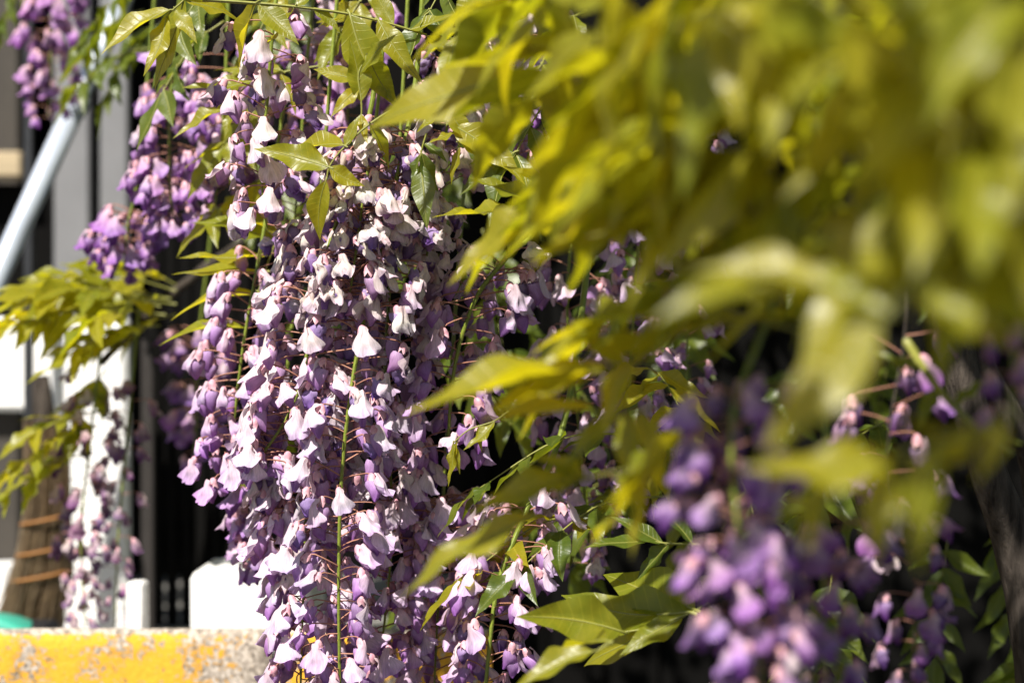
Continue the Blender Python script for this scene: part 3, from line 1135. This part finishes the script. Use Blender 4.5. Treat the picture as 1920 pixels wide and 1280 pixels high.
# --- in focus and nearly so
handleaf([(372, -40), (345, 0), (325, 18), (312, 32)],
         [(318, 22, 180, 77, .45), (311, 34, 262, 135, .75), (318, 28, 306, 112, .7, .01), (326, 17, 367, 76, .8), (345, 0, 275, 168, .45, .02), (345, 0, 455, 30, .6, .02)],
         'young leaf with slender pointed leaflets above the violet grey board raceme', 1.57, 1)
handleaf([(760, 190), (690, 235), (640, 282), (618, 312), (612, 338)],
         [(617, 313, 474, 277, .85), (620, 313, 684, 347, .85, 0, 1.25), (612, 337, 594, 452, .95), (650, 272, 528, 264, .5, .02), (650, 272, 673, 212, .8), (700, 230, 740, 300, .3, .03)],
         'bright leaf of spread flat leaflets over the withered cream flowers', 1.52, 2)
handleaf([(380, 0), (470, 6), (560, 14), (650, 26), (720, 42), (800, 66)],
         [(470, 6, 560, 78, .6), (560, 14, 480, 90, .5, .03), (600, 20, 640, 60, .7), (650, 26, 738, 185, .8, -.02), (650, 26, 590, 40, .5, .03), (720, 42, 792, 142, .7, -.02),
          (735, 45, 690, -40, .6), (800, 66, 870, 110, .6), (560, 14, 620, -50, .7), (760, 55, 850, 20, .5), (470, 6, 420, 130, .5, .03)],
         'long green shoot with leaflets crossing above the flowers', 1.55, 3, rr=.0016)
handleaf([(690, 105), (672, 140), (678, 200), (675, 250)],
         [(672, 150, 588, 120, .8, 0, 1.3), (678, 195, 655, 70, .5), (672, 140, 735, 60, .7), (676, 220, 690, 262, .6), (690, 110, 748, 200, .8, .02, 1.2), (674, 165, 620, 215, .8)],
         'leaf of broad shaded leaflets hanging above the withered raceme', 1.53, 4)
handleaf([(830, 190), (838, 215), (850, 245), (862, 275)],
         [(832, 200, 920, 285, .5), (845, 230, 985, 335, .6), (862, 272, 838, 345, .3), (850, 250, 800, 262, .4), (860, 270, 935, 310, .5), (838, 215, 780, 240, .4)],
         'small leaf of narrow folded young leaflets beside the withered flowers', 1.55, 5)
handleaf([(800, 250), (790, 285), (788, 310)],
         [(788, 285, 828, 358, .6), (788, 308, 798, 425, .25), (790, 290, 770, 350, .4), (795, 265, 840, 300, .5)],
         'drooping leaf of glossy half-folded leaflets over the green stem', 1.53, 6, green=True)
handleaf([(1040, 350), (1000, 375), (975, 388)],
         [(975, 388, 808, 402, .2), (1000, 375, 880, 330, .5), (1010, 370, 930, 420, .4), (1030, 352, 960, 300, .6)],
         'leaf with one long pale blade-like leaflet across the flowers', 1.5, 7)
handleaf([(985, 120, 1.2), (960, 132)], [(962, 132, 672, 218, .72, .03, 1.15)],
         'single broad leaflet crossed by a shadow in front of the flowers', 1.2, 8)
handleaf([(560, 400), (520, 450), (500, 500), (480, 560), (462, 610)],
         [(525, 440, 360, 400, .4), (505, 480, 335, 463, .3), (498, 505, 320, 498, .25), (482, 553, 314, 560, .2), (464, 603, 298, 609, .2), (520, 450, 420, 380, .4), (485, 550, 560, 590, .5)],
         'leaf of wavy edged leaflets pointing out beside the plump buds', 1.76, 9)
handleaf([(620, 120), (480, 150), (420, 215)],
         [(430, 200, 318, 248, .5), (470, 160, 340, 150, .5), (520, 145, 400, 110, .5), (450, 180, 420, 260, .5), (540, 140, 560, 210, .4)],
         'leaf of curled yellow leaflets among the left violet flowers', 1.7, 10)
handleaf([(955, 770), (925, 790), (880, 805), (850, 830)],
         [(925, 790, 865, 838, .6), (850, 830, 833, 912, .3, 0, .7), (850, 830, 862, 890, .3, 0, .7), (900, 797, 905, 850, .5, 0, .7), (855, 825, 842, 880, .4, 0, .6)],
         'tiny unfolding pale shoot between lilac flowers', 1.58, 11, rr=.0009)
handleaf([(1330, 1130), (1290, 1150), (1220, 1175), (1165, 1185)],
         [(1165, 1186, 975, 1152, .8, -.03, 1.1), (1285, 1152, 1160, 1220, .6), (1290, 1150, 1040, 1095, .7, .06), (1300, 1140, 1120, 1060, .7, .08), (1230, 1172, 1080, 1240, .6, .05)],
         'large bronze green leaf with scalloped leaflets near the stems', 1.45, 12)
handleaf([(1340, 1020), (1250, 1018), (1210, 1010)],
         [(1215, 1010, 1095, 1012, .35), (1250, 1018, 1150, 960, .5), (1260, 1018, 1190, 1090, .5), (1300, 1020, 1230, 940, .5)],
         'leaf with a curled sunlit edge above the bronze green leaf', 1.5, 13, green=True)
handleaf([(1150, 1200), (1110, 1225)], [(1112, 1224, 955, 1282, .5), (1140, 1206, 1010, 1195, .3, .05)],
         'pale leaf pair beside the thick pale green stem', 1.3, 14)
# --- blurred leaf tips in front
handleaf([(1180, 880, 1.05), (1090, 900), (1020, 950)],
         [(1015, 952, 728, 1098, .45, .02, .62), (1090, 900, 880, 948, .6), (1060, 920, 1090, 840, .5), (1100, 895, 1000, 850, .6)],
         'blurred leaf with one long pale leaflet sweeping down across the flowers', 1.12, 15)
handleaf([(1260, 640, 1.02), (1180, 680), (1110, 700)],
         [(1110, 700, 960, 690, .7), (1110, 702, 755, 705, .2), (1150, 690, 900, 760, .3), (1180, 680, 1080, 610, .7), (1200, 672, 1130, 800, .6), (1180, 680, 1300, 590, .5)],
         'blurred yellow leaf with layered tips over the shaded flowers', 1.08, 16)
handleaf([(1250, 760), (1180, 770), (1115, 775)],
         [(1115, 775, 900, 752, .25), (1180, 770, 1190, 930, .7), (1200, 768, 1230, 890, .6), (1160, 772, 1040, 860, .5)],
         'blurred leaf with cream lit edge below the layered one', 1.1, 17)
handleaf([(1420, 400, .98), (1320, 430), (1240, 440)],
         [(1240, 440, 985, 455, .4), (1300, 432, 1130, 400, .6), (1320, 430, 1180, 500, .5), (1380, 412, 1260, 350, .6), (1370, 415, 1330, 540, .6)],
         'blurred leaf with a long level tip beside the mauve flowers', 1.02, 18)
handleaf([(1850, 500, .72), (1700, 548), (1560, 540), (1420, 530)],
         [(1690, 548, 1400, 500, .5), (1560, 540, 1690, 580, .4), (1560, 540, 1300, 470, .5), (1420, 530, 1230, 560, .5), (1720, 552, 1930, 640, .6)],
         'blurred pale leaf lying level above the near violet raceme', .72, 19)
handleaf([(1720, 520, .70), (1650, 600)], [(1652, 600, 1418, 842, .62, 0, 1.05), (1700, 540, 1850, 600, .5)],
         'large blurred pale leaflet slanting across the near violet raceme', .70, 20)
handleaf([(1980, 740, .75), (1840, 800), (1700, 850), (1560, 900)],
         [(1700, 850, 1400, 850, .6), (1600, 885, 1430, 960, .5), (1560, 900, 1500, 1040, .6), (1800, 815, 1660, 780, .25), (1760, 830, 1722, 1075, .6), (1840, 800, 1690, 900, .5), (1880, 790, 1830, 900, .5), (1650, 870, 1640, 1060, .7)],
         'blurred leaf with a white glaring leaflet before the trunk', .76, 21)
handleaf([(1700, 640, 1.2), (1760, 730), (1830, 800), (1900, 850)],
         [(1730, 690, 1640, 650, .5), (1790, 760, 1860, 700, .4), (1830, 800, 1920, 830, .5), (1760, 730, 1720, 800, .5)],
         'bright green shoot crossing the trunk', 1.15, 22, green=True, rr=.0028)

# --- thick near canopy on the right
rnd = random.Random(77)
GN = 'leaves of the thick near canopy'
near = [  # bx,by,bd, tx,ty,td
    (1260, -160, .92, 1120, 130, .98), (1420, -180, .85, 1230, 90, .88), (1560, -200, .80, 1400, 60, .80), (1250, -60, .85, 1620, 230, .80),
    (1400, -40, .78, 1760, 300, .72), (1560, 60, .76, 1850, 370, .70), (1700, -120, .74, 1880, 120, .72), (1850, -150, .74, 1960, 110, .70),
    (1330, 60, .95, 1140, 230, 1.0), (1480, 100, .90, 1270, 260, .95), (1600, 140, .86, 1420, 310, .88), (1480, 250, .9, 1190, 330, .96),
    (1640, 260, .84, 1460, 420, .86), (1780, 240, .80, 1640, 440, .80), (1920, 260, .76, 1740, 420, .76), (2000, 120, .75, 1830, 300, .72),
    (1560, 340, .92, 1300, 380, .98), (1400, 330, .98, 1180, 420, 1.04), (1980, 380, .8, 1780, 470, .8), (1300, 180, 1.02, 1090, 300, 1.08),
    (1200, -120, 1.05, 1020, 60, 1.12), (1150, -60, 1.15, 960, 40, 1.2), (1820, 60, .82, 1660, 200, .84), (1950, -40, .86, 1760, 80, .88),
    (1650, -60, .92, 1480, 160, .95), (1380, -80, 1.02, 1300, 180, 1.06), (1520, 420, .95, 1330, 520, 1.0),
    (1740, 440, .9, 1560, 500, .92), (1140, 100, 1.12, 1000, 220, 1.18), (1230, 280, 1.1, 1080, 360, 1.16),
]
for i, (bx, by, bd_, tx, ty, td) in enumerate(near):
    compound(P(bx, by - 40, bd_), P(tx, ty - 40, td), rnd.choice((3, 4, 4)), rnd.uniform(.068, .088),
             'sunlit yellow-green leaf in the thick blurred foliage beside the flowers', GN, 200 + i, droop=.2, spread=48, hang=rnd.uniform(0, .3),
             upv=Vector((rnd.uniform(-.4, .4), rnd.uniform(-1.0, -.1), 1)).normalized())
near2 = [(1180, 330, 1.12, 1010, 400, 1.18), (1330, 520, 1.02, 1170, 580, 1.08), (1500, 620, .98, 1330, 600, 1.02), (1240, 540, 1.15, 1090, 640, 1.2), (1330, 780, 1.0, 1230, 860, 1.03),
         (1880, 180, .95, 1700, 260, .98), (1640, 60, 1.0, 1560, 220, 1.02), (1760, -60, .98, 1640, 100, 1.0), (1900, -60, .8, 1860, 60, .78)]
for i, (bx, by, bd_, tx, ty, td) in enumerate(near2):
    compound(P(bx, by, bd_), P(tx, ty, td), 2, rnd.uniform(.072, .09), 'broad few-leaflet leaf at the edge of the thick blurred foliage', 'broad leaves at the canopy edge', 260 + i,
             droop=.1, spread=42, hang=rnd.uniform(-.05, .2), upv=Vector((rnd.uniform(-.5, .2), rnd.uniform(-.9, -.2), 1)).normalized())
# --- deep shade leaves behind
GS = 'leaves in shade behind the flowers'
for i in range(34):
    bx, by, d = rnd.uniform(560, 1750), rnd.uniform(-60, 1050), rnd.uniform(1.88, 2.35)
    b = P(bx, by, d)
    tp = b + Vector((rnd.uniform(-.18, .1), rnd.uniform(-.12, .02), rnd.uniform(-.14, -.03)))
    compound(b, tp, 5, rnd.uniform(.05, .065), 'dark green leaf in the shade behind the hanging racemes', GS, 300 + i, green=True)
# right hand lower shade
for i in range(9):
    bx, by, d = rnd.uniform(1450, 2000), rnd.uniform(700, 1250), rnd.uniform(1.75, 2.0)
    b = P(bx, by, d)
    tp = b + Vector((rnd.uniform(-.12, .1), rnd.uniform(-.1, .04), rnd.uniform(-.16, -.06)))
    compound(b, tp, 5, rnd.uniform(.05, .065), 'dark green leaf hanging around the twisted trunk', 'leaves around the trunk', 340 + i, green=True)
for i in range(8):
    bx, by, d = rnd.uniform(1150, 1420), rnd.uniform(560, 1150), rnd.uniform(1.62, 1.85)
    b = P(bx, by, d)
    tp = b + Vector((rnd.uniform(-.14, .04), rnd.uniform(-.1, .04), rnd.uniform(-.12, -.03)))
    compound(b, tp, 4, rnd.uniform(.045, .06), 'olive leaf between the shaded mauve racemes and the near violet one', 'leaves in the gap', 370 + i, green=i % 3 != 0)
# --- top middle, just behind and above the flowers
for i, (bx, by, bd_, tx, ty, td) in enumerate([(470, -90, 1.72, 330, 60, 1.70), (600, -90, 1.74, 470, 90, 1.72), (760, -80, 1.72, 640, 60, 1.7), (900, -90, 1.6, 800, 30, 1.56),
                                               (960, -60, 1.45, 860, 60, 1.4), (1040, -90, 1.4, 900, 30, 1.34), (420, 40, 1.78, 300, 180, 1.76), (560, 170, 1.82, 420, 270, 1.8),
                                               (560, 330, 1.84, 400, 400, 1.82), (1080, 150, 1.6, 960, 300, 1.55), (1120, 250, 1.55, 1000, 360, 1.5), (1100, 20, 1.5, 1010, 130, 1.45)]):
    compound(P(bx, by, bd_), P(tx, ty, td), 4, rnd.uniform(.045, .058), 'leaf arching over the tops of the racemes', 'leaves over the raceme tops', 400 + i, green=i % 3 == 0, mid=True, hang=.3)
# --- far left spray
far = [(330, 545, 2.12, 110, 520, 2.08), (330, 570, 2.14, 60, 590, 2.06), (310, 590, 2.12, 20, 610, 2.04), (320, 560, 2.18, 150, 560, 2.14), (300, 610, 2.1, 150, 650, 2.05),
       (340, 540, 2.2, 230, 500, 2.18), (330, 590, 2.2, 200, 640, 2.18), (300, 575, 2.1, 90, 545, 2.02), (310, 560, 2.1, 180, 600, 2.0), (290, 560, 2.12, 60, 560, 2.08)]
for i, (bx, by, bd_, tx, ty, td) in enumerate(far):
    compound(P(bx, by, bd_), P(tx, ty, td), 5, .066, 'blurred yellow-green leaf in the spray fanning out before the white wall', 'leaves of the far spray', 430 + i, hang=.12, droop=.15, spread=40)
far2 = [(190, 770, 2.1, 70, 810, 2.05), (180, 800, 2.1, 40, 870, 2.05), (160, 850, 2.1, 20, 920, 2.06), (200, 690, 2.14, 150, 790, 2.1)]
for i, (bx, by, bd_, tx, ty, td) in enumerate(far2):
    compound(P(bx, by, bd_), P(tx, ty, td), 4, .050, 'blurred leaf hanging before the broom top', 'leaves above the broom', 440 + i, hang=.12, droop=.15, spread=42)
for i, (bx, by, bd_, tx, ty, td) in enumerate([(270, 20, 2.2, 160, 90, 2.2), (290, 90, 2.2, 150, 160, 2.18), (280, 60, 2.24, 200, 180, 2.22), (60, -70, 2.2, 10, 30, 2.2), (290, -40, 2.1, 170, 50, 2.1)]):
    compound(P(bx, by, bd_), P(tx, ty, td), 4, .05, 'dark leaf hanging across the upper end of the handrail', 'leaves at the handrail', 450 + i, green=True, hang=.3)

# ------------------------------------------------------------------ woody vine: trunk, arms; unseen foliage added for shade
vine = link('wisteria_vine', None)
vb = P(1840, 640, 1.62)
vine.location = (vb.x, vb.y, 0.1)
tag(vine, 'twisted woody wisteria trunk with grey bark in deep shade', 'vine')
vo = vine.location


def woody(name, pts, r0, r1, seg=14, n=40, seed=0):
    sp = spline(pts, n)
    mb = MB()
    mb.tube([p - vo for p in sp], [lerp(r0, r1, i / (n - 1)) for i in range(n)], seg)
    mb.v = [Vector(v) + noise.noise_vector(Vector(v) * 26 + Vector((seed, 0, 0))) * lerp(.006, .0015, 1 - r0 / .03) for v in mb.v]
    return link(name, mb.mesh(name, [M['bark']]), vine)


top = P(1500, -330, 1.7)
woody('trunk', [Vector((vb.x + .10, 1.66, .05)), P(1930, 1200, 1.66), P(1860, 900, 1.64), P(1790, 640, 1.63), P(1770, 300, 1.64), P(1640, -100, 1.68), top], .017, .013, n=70, seed=1)
woody('trunk', [Vector((vb.x + .16, 1.72, .05)), P(1960, 1000, 1.70), P(1900, 800, 1.68), P(1830, 640, 1.68), P(1860, 300, 1.7), P(1700, -120, 1.72), top], .013, .010, n=70, seed=2)
woody('arm', [top, P(1200, -260, 1.72), P(900, -170, 1.70), P(640, -130, 1.68), P(400, -140, 1.85), P(100, -190, 2.2), P(-150, -200, 2.4)], .016, .006, seed=3)
woody('arm', [top, P(1500, -260, 1.3), P(1700, -230, 1.0), P(1500, -320, .85), P(1300, -330, .9)], .014, .005, seed=4)
woody('arm', [top, P(1300, 40, 1.95), P(900, 160, 2.1), P(560, 380, 2.18), P(330, 545, 2.2), P(190, 680, 2.14)], .010, .004, seed=5)
woody('arm', [top, P(1700, -200, 2.2), P(1300, -300, 2.5), P(700, -330, 2.6)], .014, .006, seed=6)

# unseen roof of foliage, added above the frame to cast shade below
ov = MB()
rnd = random.Random(5)
src = []
for v in LEAFV[:4]:
    me = v['green']
    src.append(([x_.co.copy() for x_ in me.vertices], [tuple(p.vertices) for p in me.polygons]))
for i in range(5270):
    if i < 2600:
        y = rnd.uniform(1.75, 3.2)
        x = rnd.uniform(-.30, 1.5)
        z = rnd.uniform(1.28, 1.62) + (y - 1.75) * .12
    elif i > 5200:
        y = rnd.uniform(.40, .72)
        x = rnd.uniform(-.10, .22)
        z = rnd.uniform(1.13, 1.34)
    else:
        y = rnd.uniform(.84, 1.75)
        x = -.16 + 1.3 * rnd.random() ** .8
        z = rnd.uniform(1.30, 1.60)
    a = Vector((x, y, z))
    if (z - CZ) / (y * K) < 690:
        continue
    d = Vector((rnd.gauss(0, 1), rnd.gauss(0, 1), rnd.gauss(-.4, .4)))
    m = Matrix.Translation(a) @ frame(d, UP + Vector((rnd.gauss(0, .4), rnd.gauss(0, .4), 0))) @ Matrix.Scale(rnd.uniform(.05, .08), 4)
    vs, fs = src[i % 4]
    b0_ = len(ov.v)
    ov.v.extend([m @ c for c in vs])
    for f in fs:
        ov.f.append(tuple(b0_ + q_ for q_ in f))
        ov.uv.append(tuple((.5, .5) for _ in f))
        ov.mi.append(0)
o = single('added_shade_foliage', ov, M['leaf_green'], smooth=True)
tag(o, 'dense unseen wisteria foliage added overhead to shade the fence and trunk', 'foliage')
o['kind'] = 'stuff'
